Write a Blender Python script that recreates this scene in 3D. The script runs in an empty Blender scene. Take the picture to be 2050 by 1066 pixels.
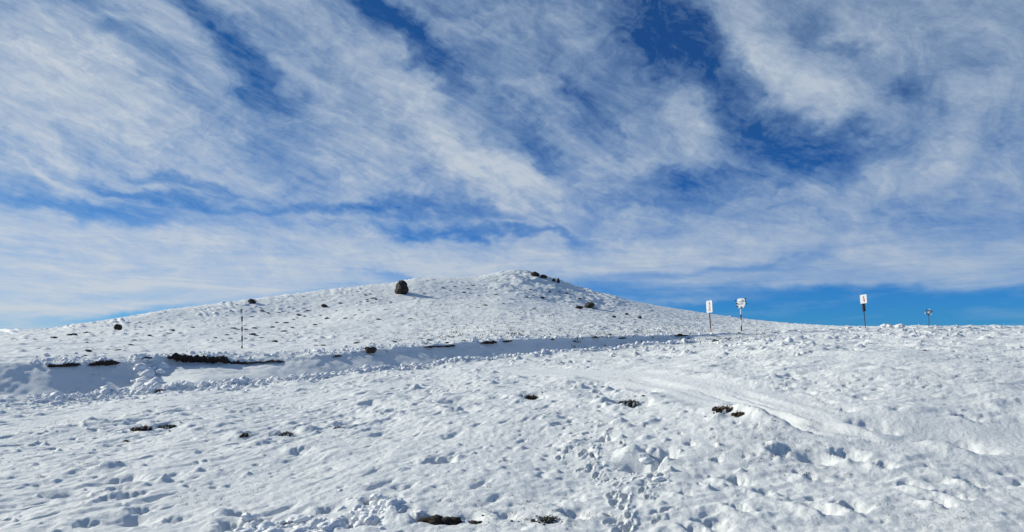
import bpy, bmesh, math, random
import numpy as np
from mathutils import Vector, noise as mnoise

# ------------------------------------------------------------------ camera
S = bpy.context.scene
C = S.collection
F, CX, HY = 1375.0, 1025.0, 690.0          # focal length, centre column and horizon row in photo pixels
cam = bpy.data.cameras.new('camera'); camo = bpy.data.objects.new('camera', cam); C.objects.link(camo)
cam.sensor_width = 36; cam.lens = 36 * F / 2050; cam.shift_y = (HY - 533) / 2050
cam.clip_start = 0.1; cam.clip_end = 60000
camo.location = (0, 0, 0); camo.rotation_euler = (math.radians(90), 0, 0)
S.camera = camo
S.render.resolution_x = 1024; S.render.resolution_y = 532
S.view_settings.view_transform = 'Standard'; S.view_settings.look = 'None'
S.view_settings.exposure = 0.0; S.view_settings.gamma = 1
try: S.view_settings.use_curve_mapping = False
except Exception: pass

# ------------------------------------------------------------------ sun and sky
SUN_EL = math.radians(25); SUN_AH = math.radians(24)      # sun to the left, a little ahead
sdir = Vector((-math.cos(SUN_AH) * math.cos(SUN_EL), math.sin(SUN_AH) * math.cos(SUN_EL), math.sin(SUN_EL)))
sl = bpy.data.lights.new('sun', 'SUN'); sl.energy = 4.55; sl.angle = math.radians(0.5); sl.color = (1.0, 0.965, 0.84)
so = bpy.data.objects.new('sun', sl); C.objects.link(so); so.rotation_euler = (-sdir).to_track_quat('-Z', 'Y').to_euler()

w = bpy.data.worlds.new('World'); S.world = w; w.use_nodes = True
T = w.node_tree; N = T.nodes; N.clear(); LK = T.links.new
def nd(t, **k):
    n = N.new(t)
    for a, b in k.items(): setattr(n, a, b)
    return n
def setin(n, i, v):
    if hasattr(v, 'is_output') or isinstance(v, bpy.types.NodeSocket): LK(v, n.inputs[i])
    else: n.inputs[i].default_value = v
def M(op, a, b=0.0, c=None, clamp=False):
    n = nd('ShaderNodeMath', operation=op, use_clamp=clamp); setin(n, 0, a)
    if op not in ('SINE', 'ABSOLUTE', 'ARCSINE', 'SQRT', 'TANH'): setin(n, 1, b)
    if c is not None: setin(n, 2, c)
    return n.outputs[0]
def MR(v, a, b, c, d, smooth=True):
    n = nd('ShaderNodeMapRange'); n.interpolation_type = 'SMOOTHSTEP' if smooth else 'LINEAR'
    setin(n, 0, v)
    for i, q in enumerate((a, b, c, d)): n.inputs[i + 1].default_value = q
    return n.outputs[0]
def XYZ(x, y, z=0.0):
    n = nd('ShaderNodeCombineXYZ'); setin(n, 0, x); setin(n, 1, y); setin(n, 2, z); return n.outputs[0]
def NOISE(vec, scale, detail=4, rough=0.55, dist=0.0):
    n = nd('ShaderNodeTexNoise', noise_dimensions='3D'); LK(vec, n.inputs['Vector'])
    n.inputs['Scale'].default_value = scale; n.inputs['Detail'].default_value = detail
    n.inputs['Roughness'].default_value = rough; n.inputs['Distortion'].default_value = dist
    return n
def MIXC(f, a, b, mode='MIX'):
    n = nd('ShaderNodeMix', data_type='RGBA', blend_type=mode); setin(n, 0, f)
    for i, q in ((6, a), (7, b)):
        if isinstance(q, tuple): n.inputs[i].default_value = q
        else: LK(q, n.inputs[i])
    return n.outputs[2]

tc = nd('ShaderNodeTexCoord'); sep = nd('ShaderNodeSeparateXYZ'); LK(tc.outputs['Generated'], sep.inputs[0])
dx, dy, dz = sep.outputs
zc = M('MAXIMUM', dz, 0.012)
CPX = M('DIVIDE', dx, M('ADD', zc, 0.03)); CPY = M('DIVIDE', dy, M('ADD', zc, 0.03))      # position on a high flat cloud deck
az = M('ARCTAN2', dx, dy); el = M('ARCSINE', dz)
# bands fan out from a point behind and left of the viewer
fx = M('ADD', CPX, 2.0); fy = M('ADD', CPY, 1.1)
th = M('ARCTAN2', fx, fy); rho = M('SQRT', M('ADD', M('MULTIPLY', fx, fx), M('MULTIPLY', fy, fy)))
lr = M('LOGARITHM', M('MAXIMUM', rho, 0.02), math.e)
# warp
wn = NOISE(XYZ(M('MULTIPLY', az, 4.0), M('MULTIPLY', el, 6.0), 3.3), 1.0, 5, 0.6)
wn2 = NOISE(XYZ(M('MULTIPLY', az, 14.0), M('MULTIPLY', el, 20.0), 1.3), 1.0, 4, 0.6)
wsep = nd('ShaderNodeSeparateColor'); LK(wn.outputs['Color'], wsep.inputs[0])
wsep2 = nd('ShaderNodeSeparateColor'); LK(wn2.outputs['Color'], wsep2.inputs[0])
lowfade = MR(el, 0.0, 0.22, 0.15, 1.0)                    # flatter, calmer structure towards the horizon
ux = M('ADD', az, M('ADD', M('MULTIPLY', M('SUBTRACT', wsep.outputs[0], 0.5), 0.26), M('MULTIPLY', M('SUBTRACT', wsep2.outputs[0], 0.5), 0.06)))
uy = M('ADD', el, M('MULTIPLY', lowfade, M('ADD', M('MULTIPLY', M('SUBTRACT', wsep.outputs[1], 0.5), 0.16), M('MULTIPLY', M('SUBTRACT', wsep2.outputs[1], 0.5), 0.05))))
UV = XYZ(ux, uy, 0.0)
def azel(px, py):
    X, Z = (px - CX) / F, (HY - py) / F
    return math.atan(X), math.atan(Z / math.sqrt(1 + X * X))
# cloud banks (+) and clear gaps (-): centre, half length, half width, tilt (degrees, down to the right), weight
BANKS = [
 (140, 230, 150, 150, 10, .55), (300, 60, 150, 55, 42, .42), (240, 190, 240, 50, 32, .34), (430, 300, 200, 46, 30, .34), (130, 340, 120, 60, 10, .20),
 (760, 130, 260, 52, 42, .46), (930, 280, 240, 66, 38, .62), (640, 230, 300, 60, 32, .22), (1010, 370, 160, 38, 20, .42), (700, 350, 200, 40, 20, .16),
 (1215, 345, 100, 58, 25, .40), (1060, 160, 120, 60, 45, .26), (1390, 300, 120, 60, 10, .42), (1490, 340, 60, 40, 0, .34), (1300, 250, 100, 50, 40, .18),
 (1180, 100, 110, 50, 50, .22), (1560, 100, 170, 60, 50, .44), (1690, 230, 160, 70, 50, .42), (1850, 60, 180, 80, 30, .34),
 (1905, 270, 130, 70, 80, .40), (1790, 380, 200, 45, 0, .24), (480, 500, 620, 54, 0, .62), (200, 590, 460, 66, -2, .80), (1030, 530, 520, 36, 1, .42),
 (1600, 510, 560, 48, 2, .50), (1850, 545, 220, 30, 1, .30), (1400, 445, 340, 40, 3, .30), (600, 400, 300, 24, 4, .18), (640, 560, 300, 26, -4, .20),
 (640, 575, 260, 20, -5, .34), (-250, 250, 420, 260, 10, .30), (2250, 250, 380, 220, 30, .25), (1380, 601, 110, 8, 0, .60), (1640, 575, 320, 10, 1, .22), (150, 640, 120, 22, -8, .30),
 (740, 40, 150, 58, 50, -.72), (850, 160, 160, 44, 46, -.66), (1000, 270, 120, 32, 55, -.30), (640, 16, 110, 30, 35, -.36), (400, 60, 120, 46, 50, -.56), (265, 140, 90, 34, 20, -.30),
 (500, 150, 140, 34, 35, -.34), (340, 240, 120, 20, 30, -.24), (560, 270, 160, 20, 28, -.20), (1330, 70, 200, 90, 42, -.66), (1150, 230, 140, 38, 48, -.34), (1080, 310, 90, 28, 60, -.44), (1440, 180, 150, 50, 55, -.46),
 (1570, 310, 140, 64, 8, -.95), (1660, 300, 90, 44, 10, -.5), (1370, 368, 120, 26, 0, -.56), (1250, 200, 120, 40, 50, -.24), (1825, 225, 70, 60, 60, -.50), (1935, 130, 60, 70, 80, -.32), (1700, 60, 60, 30, 50, -.20),
 (180, 352, 260, 16, 8, -.46), (150, 420, 170, 28, 3, -.56), (420, 355, 240, 13, 8, -.36), (760, 425, 400, 15, 2, -.56), (970, 468, 260, 10, 1, -.56), (1320, 410, 200, 14, 0, -.26), (1420, 548, 300, 9, 1, -.30),
 (1550, 640, 720, 46, 0, -1.1), (1150, 572, 260, 16, 3, -.46), (1800, 600, 420, 24, 0, -.6), (230, 634, 130, 10, -7, -.80), (820, 562, 160, 8, -4, -.40), (1930, 410, 120, 22, 0, -.15),
]
acc = None
for (px, py, a, b, ang, wt) in BANKS:
    a0, e0 = azel(px, py); cs = math.cos(a0) ** 2
    mp = nd('ShaderNodeMapping', vector_type='TEXTURE'); LK(UV, mp.inputs[0])
    mp.inputs[1].default_value = (a0, e0, 0); mp.inputs[2].default_value = (0, 0, -math.radians(ang))
    mp.inputs[3].default_value = (1.55 * a / F * (0.6 + 0.4 * cs), 1.55 * b / F * (0.6 + 0.4 * cs), 1)
    g = nd('ShaderNodeTexGradient', gradient_type='SPHERICAL'); LK(mp.outputs[0], g.inputs[0])
    sm = M('MULTIPLY', MR(g.outputs['Fac'], 0.0, 1.0, 0.0, 1.0), wt * (0.86 if wt > 0 else 1.0))
    acc = sm if acc is None else M('ADD', acc, sm)
# feathery fibres along the fan, broken cirrus, and fine mackerel ripples across it
s1 = NOISE(XYZ(M('MULTIPLY', th, 9.0), M('MULTIPLY', lr, 2.0), 0.7), 1.0, 10, 0.60, 0.8).outputs['Fac']
s2 = NOISE(XYZ(M('MULTIPLY', th, 21.0), M('MULTIPLY', lr, 6.0), 2.1), 1.0, 10, 0.64, 1.8).outputs['Fac']
s3 = NOISE(XYZ(M('MULTIPLY', ux, 10.0), M('MULTIPLY', uy, 15.0), 9.0), 1.0, 10, 0.66, 1.3).outputs['Fac']
s4 = NOISE(XYZ(M('MULTIPLY', az, 30.0), M('MULTIPLY', M('ADD', el, M('MULTIPLY', az, 0.35)), 75.0), 4.0), 1.0, 6, 0.64, 1.6).outputs['Fac']
s7 = NOISE(XYZ(M('MULTIPLY', az, 7.0), M('MULTIPLY', el, 60.0), 5.0), 1.0, 8, 0.62, 0.5).outputs['Fac']
hf = MR(el, 0.05, 0.22, 0.30, 1.0); lowb = MR(el, 0.04, 0.24, 1.0, 0.0)
tex = M('MULTIPLY', lowb, M('MULTIPLY', M('SUBTRACT', s7, 0.5), 1.1))
for s, k in ((s1, 0.90), (s2, 0.75), (s3, 0.95), (s4, 0.34)):
    tex = M('ADD', tex, M('MULTIPLY', M('MULTIPLY', M('SUBTRACT', s, 0.5), k), hf))
acc = M('MULTIPLY', M('TANH', M('MULTIPLY', acc, 1.7)), 0.56)
dens = M('ADD', M('ADD', 0.55, acc), tex)
dens = M('SUBTRACT', dens, MR(dy, 0.1, -0.6, 0.0, 0.42))  # unseen clearing added behind the viewer, less fill light so shade is deeper
cov = MR(dens, 0.02, 1.12, 0.0, 1.0, False)
thick = MR(dens, 0.40, 1.30, 0.0, 1.0, False)

sky = nd('ShaderNodeTexSky', sky_type='NISHITA'); sky.sun_disc = False
sky.sun_elevation = SUN_EL; sky.sun_rotation = math.radians(-90) + SUN_AH
sky.altitude = 2000; sky.air_density = 1.0; sky.dust_density = 0.3; sky.ozone_density = 3.0
SKYK = 0.085
leftk = MIXC(MR(az, -0.7, 0.1, 0.0, 1.0, False), (0.85, 0.92, 0.80, 1), (1, 1, 1, 1))
deep = MIXC(MR(el, 0.03, 0.30, 0.0, 1.0, False), (0.125, 0.55, 1.18, 1), (0.17, 0.50, 0.90, 1))
skyc = MIXC(1.0, MIXC(1.0, sky.outputs[0], leftk, 'MULTIPLY'), deep, 'MULTIPLY')
ccol = MIXC(MR(az, -0.8, 0.7, 0.0, 1.0, False), (7.5, 7.9, 8.4, 1), (5.6, 6.4, 7.4, 1))
ccol2 = MIXC(thick, MIXC(1.0, ccol, (0.60, 0.80, 1.0, 1), 'MULTIPLY'), ccol)
col = MIXC(M('MULTIPLY', cov, 0.96), skyc, ccol2)
bg = nd('ShaderNodeBackground'); LK(col, bg.inputs[0]); bg.inputs[1].default_value = SKYK
wo = nd('ShaderNodeOutputWorld'); LK(bg.outputs[0], wo.inputs[0])

# ------------------------------------------------------------------ helpers
def link(o, parent=None):
    C.objects.link(o)
    if parent: o.parent = parent
    return o
def tag(o, label=None, cat=None, group=None, kind=None):
    if label: o['label'] = label
    if cat: o['category'] = cat
    if group: o['group'] = group
    if kind: o['kind'] = kind
    return o
def empty(name, loc, rz=0.0):
    o = bpy.data.objects.new(name, None); link(o); o.location = loc; o.rotation_euler = (0, 0, rz); o.empty_display_size = 0.2
    return o
def mesh_np(name, V, Fc, smooth=True):
    me = bpy.data.meshes.new(name); V = np.asarray(V, dtype=np.float32); Fc = np.asarray(Fc, dtype=np.int32)
    k = Fc.shape[1]
    me.vertices.add(len(V)); me.vertices.foreach_set('co', V.ravel())
    me.loops.add(Fc.size); me.loops.foreach_set('vertex_index', Fc.ravel())
    me.polygons.add(len(Fc)); me.polygons.foreach_set('loop_start', np.arange(0, Fc.size, k, dtype=np.int32))
    me.polygons.foreach_set('loop_total', np.full(len(Fc), k, dtype=np.int32))
    me.polygons.foreach_set('use_smooth', np.full(len(Fc), smooth, dtype=bool))
    me.update(calc_edges=True); me.validate(); return me

# hash noise in numpy
def _h(ix, iy, s):
    h = (ix.astype(np.int64) * 374761393 + iy.astype(np.int64) * 668265263 + s * 974634777) & 0xFFFFFFFF
    h = ((h ^ (h >> 13)) * 1274126177) & 0xFFFFFFFF
    h = ((h ^ (h >> 15)) * 2246822519) & 0xFFFFFFFF
    return ((h ^ (h >> 16)) & 0xFFFFFF) / float(0x1000000)
def pn(x, y, s=0):                              # gradient noise about -0.7..0.7
    ix = np.floor(x); iy = np.floor(y); fx_ = x - ix; fy_ = y - iy
    u = fx_ * fx_ * fx_ * (fx_ * (fx_ * 6 - 15) + 10); v = fy_ * fy_ * fy_ * (fy_ * (fy_ * 6 - 15) + 10)
    r = []
    for a in (0, 1):
        for b in (0, 1):
            t = _h(ix + a, iy + b, s) * 6.2831853
            r.append(np.cos(t) * (fx_ - a) + np.sin(t) * (fy_ - b))
    return (r[0] * (1 - v) + r[1] * v) * (1 - u) + (r[2] * (1 - v) + r[3] * v) * u
def fbm(x, y, s=0, o=3, g=0.5):
    t = 0.0; a = 1.0
    for i in range(o):
        t = t + a * pn(x, y, s + i * 17); x = x * 2.03 + 5.1; y = y * 2.03 + 1.7; a *= g
    return t
def sst(a, b, t):
    t = np.clip((t - a) / (b - a), 0, 1); return t * t * (3 - 2 * t)

# ------------------------------------------------------------------ terrain
PX  = np.array([-400, 98, 230, 330, 400, 480, 560, 640, 742, 850, 1000, 1200, 1370, 1450, 1550, 1700, 1800, 1953, 2400], float)
dN  = np.array([19, 22, 23.5, 24.5, 25, 26, 27, 27.7, 29, 30.5, 33, 38, 44, 47, 50, 53, 55, 57, 60], float)
yN  = np.array([805, 796, 785, 774, 769, 765, 759, 753, 741, 731, 716, 699, 684, 678, 672, 667, 664, 663, 663], float)
rd  = np.array([1, 1, 1, .5, .3, .55, 1, 1, 1, 1, 1, 1, .8, .35, .1, 0, 0, 0, 0], float)          # how deep the sunken road is cut
oF  = np.array([2.4, 2.4, 2.2, 1.4, 1.2, 1.4, 2.2, 2.4, 2.4, 2.6, 3.0, 3.6, 4, 4, 4, 4, 4, 4, 4], float)
oD  = np.array([4.4, 4.4, 4.6, 5.8, 6.0, 5.6, 4.8, 4.8, 5.0, 5.2, 5.6, 6.6, 8, 8, 8, 8, 8, 8, 8], float)
yD  = np.array([745, 741, 736, 732, 729, 731, 727, 722, 712, 702, 690, 682, 675, 671, 668, 665, 662, 659, 659], float)
yT  = np.array([730, 728, 724, 716, 712, 718, 717, 713, 700, 692, 681, 675, 671, 668, 666, 663, 660, 657, 657], float)
yT2 = np.array([716, 713, 712, 709, 707, 706, 704, 700, 692, 687, 676, 671, 668, 666, 664, 660, 657, 655.5, 655.5], float)
dH1 = np.array([45, 48, 52, 54, 56, 58, 60, 62, 64, 67, 72, 78, 84, 86, 88, 88, 86, 84, 84], float)
yH1 = np.array([694, 689, 685, 682, 679, 676, 673, 669, 663, 658, 647, 649, 655, 658, 660, 658, 656, 655, 655], float)
dH2 = np.array([60, 64, 74, 80, 84, 88, 92, 95, 98, 103, 113, 118, 120, 120, 120, 105, 100, 95, 95], float)
yH2 = np.array([674, 670, 656, 650, 644, 638, 632, 624, 613, 606, 594, 618, 643, 650, 654, 656, 655, 655.5, 655.5], float)
PR  = np.array([-400, 98, 140, 240, 320, 500, 620, 700, 780, 830, 950, 1000, 1040, 1075, 1110, 1150, 1200, 1250, 1310, 1400, 1500, 1600, 1700, 1800, 1953, 2400], float)
yR  = np.array([676, 660, 653, 638, 623, 601, 586, 577, 569, 560, 556.5, 549, 546, 549, 560, 575, 588, 601, 612.5, 626.5, 640.5, 650, 654.5, 655, 655, 655], float)
dR  = np.interp(PR, [-400, 98, 400, 700, 1000, 1100, 1300, 1550, 1700, 2400], [72, 80, 100, 122, 150, 152, 152, 140, 115, 105])
KIN = 14
def lines(px):
    i = lambda t: np.interp(px, PX, t)
    DN, YN, R, OF, OD = i(dN), i(yN), i(rd), i(oF), i(oD)
    zz = lambda d, y: (HY - y) * d / F
    zN = zz(DN, YN)
    D = []; Z = []
    def add(d, z): D.append(d + 0 * px); Z.append(z + 0 * px)
    e = np.interp(px, [98, 1000, 1953], [-1.66, -1.60, -1.56])
    add(0.0, -1.62); add(2.5, -1.62); add(5.9, e)
    add(10.5, e * .72 + .28 * zN + .0); add(17, e * .45 + .55 * zN)
    add(DN - 1.2, zN - 0.10); add(DN, zN + 0.03)
    add(DN + OF * .45, zN - 0.42 * R + 0.0)
    zD = zz(DN + OD, i(yD))
    add(DN + OF, (zN - 0.36) * R + (1 - R) * (zN * .65 + zD * .35))
    add(DN + OD, zD); add(DN + OD + 0.45, zz(DN + OD + .45, i(yT))); add(DN + OD + 3.2, zz(DN + OD + 3.2, i(yT2)))
    add(i(dH1), zz(i(dH1), i(yH1))); add(i(dH2), zz(i(dH2), i(yH2)))
    DR = np.interp(px, PR, dR); ZR = zz(DR, np.interp(px, PR, yR))
    add(DR, ZR); add(DR + 14, ZR - 1.6); add(DR + 70, ZR - 14); add(600.0, -60.0); add(4000.0, -160.0); add(30000.0, -200.0)
    return np.array(D), np.array(Z)
GPX = np.arange(-3700, 5801, 4.0)
GD, GZ = lines(GPX)
# light smoothing of the control lines across columns so no azimuth creases show
ker = np.hanning(15); ker /= ker.sum()
for A in (GD, GZ):
    for k in range(len(A)):
        if A is GD or k != 14:
            A[k] = np.convolve(np.pad(A[k], 7, 'edge'), ker, 'valid')
def base(px, d):
    px = np.clip(px, GPX[0], GPX[-1] - 5); c = (px - GPX[0]) / 4.0; i0 = c.astype(int); f = c - i0
    D = GD[:, i0] * (1 - f) + GD[:, i0 + 1] * f; Z = GZ[:, i0] * (1 - f) + GZ[:, i0 + 1] * f
    sl_ = (Z[1:] - Z[:-1]) / (D[1:] - D[:-1])
    m = np.zeros_like(Z); m[0] = 0; m[-1] = sl_[-1]
    a, b = sl_[:-1], sl_[1:]
    h0 = D[1:-1] - D[:-2]; h1 = D[2:] - D[1:-1]
    w1 = 2 * h1 + h0; w2 = h1 + 2 * h0
    with np.errstate(divide='ignore', invalid='ignore'):
        hm = (w1 + w2) / (w1 / a + w2 / b)
    m[1:-1] = np.where(a * b > 0, hm, 0)
    k = np.clip((D <= d).sum(0) - 1, 0, len(D) - 2); ar = np.arange(len(d))
    d0, d1, z0, z1, m0, m1 = D[k, ar], D[k + 1, ar], Z[k, ar], Z[k + 1, ar], m[k, ar], m[k + 1, ar]
    h = d1 - d0; t = np.clip((d - d0) / h, 0, 1)
    z = (2*t**3-3*t**2+1)*z0 + (t**3-2*t**2+t)*h*m0 + (-2*t**3+3*t**2)*z1 + (t**3-t**2)*h*m1
    return z, D[6], D[11], D[14]
def polar(x, y):
    ph = np.clip(np.arctan2(x, y), -1.2, 1.2); r = np.hypot(x, y)
    return CX + F * np.tan(ph), r * np.cos(ph)
def flat_hit(px, py, dmin=3.0, dmax=170.0, hf_=None):
    d = np.exp(np.linspace(math.log(dmin), math.log(dmax), 3000)); p = np.full_like(d, px)
    x = (px - CX) / F * d
    z = (base(p, d)[0] if hf_ is None else hf_(x, d)); yy = HY - F * z / d
    below = np.where(yy <= py)[0]
    k = below[0] if len(below) else int(np.argmin(yy))
    return float(x[k]), float(d[k]), float(z[k])

# down-sun direction on the ground
SX, SY = math.cos(SUN_AH), -math.sin(SUN_AH)
# drifts with a steep lee side: (px, py, width px, height m)
SC = [(1508,826,60,.16),(1548,842,56,.15),(1590,853,36,.10),(1655,800,24,.07),(1690,815,22,.07),(1720,790,26,.07),(1620,780,26,.07),(1580,765,24,.07),(775,826,46,.10),(899,808,50,.12),(922,820,44,.10),(885,924,46,.12),(697,858,26,.07),(236,848,44,.12),(322,843,34,.13),(507,868,46,.16),(256,866,26,.10),
 (227,889,34,.08),(232,984,46,.09),(258,996,52,.11),(214,1008,44,.08),(175,1056,60,.09),(282,1025,50,.09),(470,1030,50,.13),(517,1044,40,.12),(460,1058,56,.10),
 (653,1024,40,.10),(739,1012,44,.12),(705,1050,60,.12),(780,1008,36,.13),(741,1050,40,.12),(808,1032,44,.10),(840,1042,50,.10),(1010,1036,52,.11),(1147,1035,64,.10),
 (1368,990,40,.10),(1471,957,44,.12),(1316,909,52,.13),(1425,1050,60,.13),(1388,1061,50,.10),(1474,1022,40,.10),(1636,1022,66,.16),(1701,1017,56,.15),(1696,907,44,.10),
 (1833,977,40,.09),(1880,1013,48,.11),(1908,996,50,.12),(1945,967,40,.13),(1925,884,70,.16),(1745,845,60,.08),(1528,985,34,.09),(1937,831,30,.08),
 (1189,765,46,.14),(1281,780,50,.16),(1055,755,24,.09),(1408,694,60,.28),(1460,683,46,.26),(1567,690,70,.40),(1600,676,50,.26),(1624,670,60,.26),(403,771,56,.24),(354,780,40,.16),
 (1700,700,30,.10),(1890,671,50,.25),(1840,690,40,.14),(1735,668,26,.22),(1780,735,40,.12),(1150,1000,40,.05),(600,905,30,.07),(420,905,60,.06),(350,1045,60,.07),(990,800,26,.10),
 (1060,795,40,.12),(1270,806,60,.12),(1460,820,60,.14),(330,855,44,.12),(575,870,30,.10),(1560,905,34,.08),(1620,950,30,.07),(1770,930,30,.07)]
FOOT7 = [(985,1030,70),(915,1062,60),(870,990,40),(950,895,80),(880,850,70),(965,800,75),(860,785,70),(905,690,65),(840,640,60),(870,632,20),(745,600,70),(700,540,75),(725,460,85),(745,400,70),(800,335,80),(850,270,60),
 (640,560,40),(640,450,60),(570,435,25),(540,400,30),(460,475,80),(590,300,40),(690,285,30),(700,210,30),(820,225,20),(1215,985,50),(1215,695,40),(1150,790,60),(1100,745,70),(1205,625,30),(1210,570,30),(1075,632,40),(1215,520,50),(945,375,85),(1300,905,30),(1000,960,70)]
PR2 = [(1000+a*.2589, 790+b*.2589, c) for a, b, c in FOOT7]
# smooth trodden track crossing the slope to the right
TRK = [(1040,738),(1180,744),(1300,756),(1420,778),(1530,806),(1640,838),(1760,858),(1960,876),(2300,900)]
RUTS = [([(1470,812),(1520,828),(1570,842),(1620,854),(1670,863)], .13, .17), ([(1380,770),(1480,795),(1580,824),(1690,858),(1800,872)], .08, .03), ([(1440,772),(1560,808),(1650,838),(1730,860)], .08, .035),
        ([(1250,752),(1370,778),(1470,800),(1560,828)], .10, .03), ([(1690,866),(1780,868),(1870,874),(1960,888),(2100,905)], .20, .08)]
SCW = [flat_hit(p[0], p[1])[:2] + ((p[2], p[3]) if p[1] < 960 else (p[2] * .8, p[3] * .75)) for p in SC]
FTW = [flat_hit(p[0], p[1])[:2] + (p[2],) for p in PR2]
TRW = [flat_hit(p[0], p[1])[:2] for p in TRK]
RTW = [([flat_hit(p[0], p[1])[:2] for p in l], a_, b_) for l, a_, b_ in RUTS]
PITS = []                                   # filled by exposed earth patches
def trackdist(x, y, TRW=TRW):
    best = np.full(x.shape, 99.0); sgn = np.zeros(x.shape)
    for (ax, ay), (bx_, by_) in zip(TRW[:-1], TRW[1:]):
        vx, vy = bx_ - ax, by_ - ay; L = vx*vx + vy*vy
        t = np.clip(((x-ax)*vx + (y-ay)*vy)/L, 0, 1)
        qx, qy = x-ax-t*vx, y-ay-t*vy; dd = np.hypot(qx, qy); s_ = np.sign(vx*qy - vy*qx)
        m = dd < best; best = np.where(m, dd, best); sgn = np.where(m, s_, sgn)
    return best * sgn
def bumps(x, y, cell, rmin, rmax, dens_, s, ax, ay, stretch=1.6, long=None):
    """scattered small drifts: gentle towards the sun, steep on the lee side"""
    out = np.zeros_like(x); X = x / cell; Y = y / cell; ix = np.floor(X); iy = np.floor(Y)
    for a in (-1, 0, 1):
        for b in (-1, 0, 1):
            cx_, cy_ = ix + a, iy + b
            px_ = (cx_ + _h(cx_, cy_, s)) * cell; py_ = (cy_ + _h(cx_, cy_, s + 1)) * cell
            on = _h(cx_, cy_, s + 2); rr = rmin + (rmax - rmin) * _h(cx_, cy_, s + 3) ** 2
            ex, ey = x - px_, y - py_
            u = (ex * ax + ey * ay) / (rr * stretch); v = (-ex * ay + ey * ax) / rr
            if long:
                q = np.sqrt(((ex * long[0] + ey * long[1]) / (rr * long[2])) ** 2 + ((-ex * long[1] + ey * long[0]) / rr) ** 2); u = (ex * ax + ey * ay) / rr
            else: q = np.sqrt(u*u + v*v)
            prof = np.clip(1 - q, 0, 1); prof = prof * prof * (3 - 2 * prof)
            sh = sst(0.55, -0.1, u)                      # cut the lee side
            out = np.maximum(out, np.where(on < dens_, prof * (0.25 + 0.75 * sh) * rr, 0))
    return out
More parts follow.
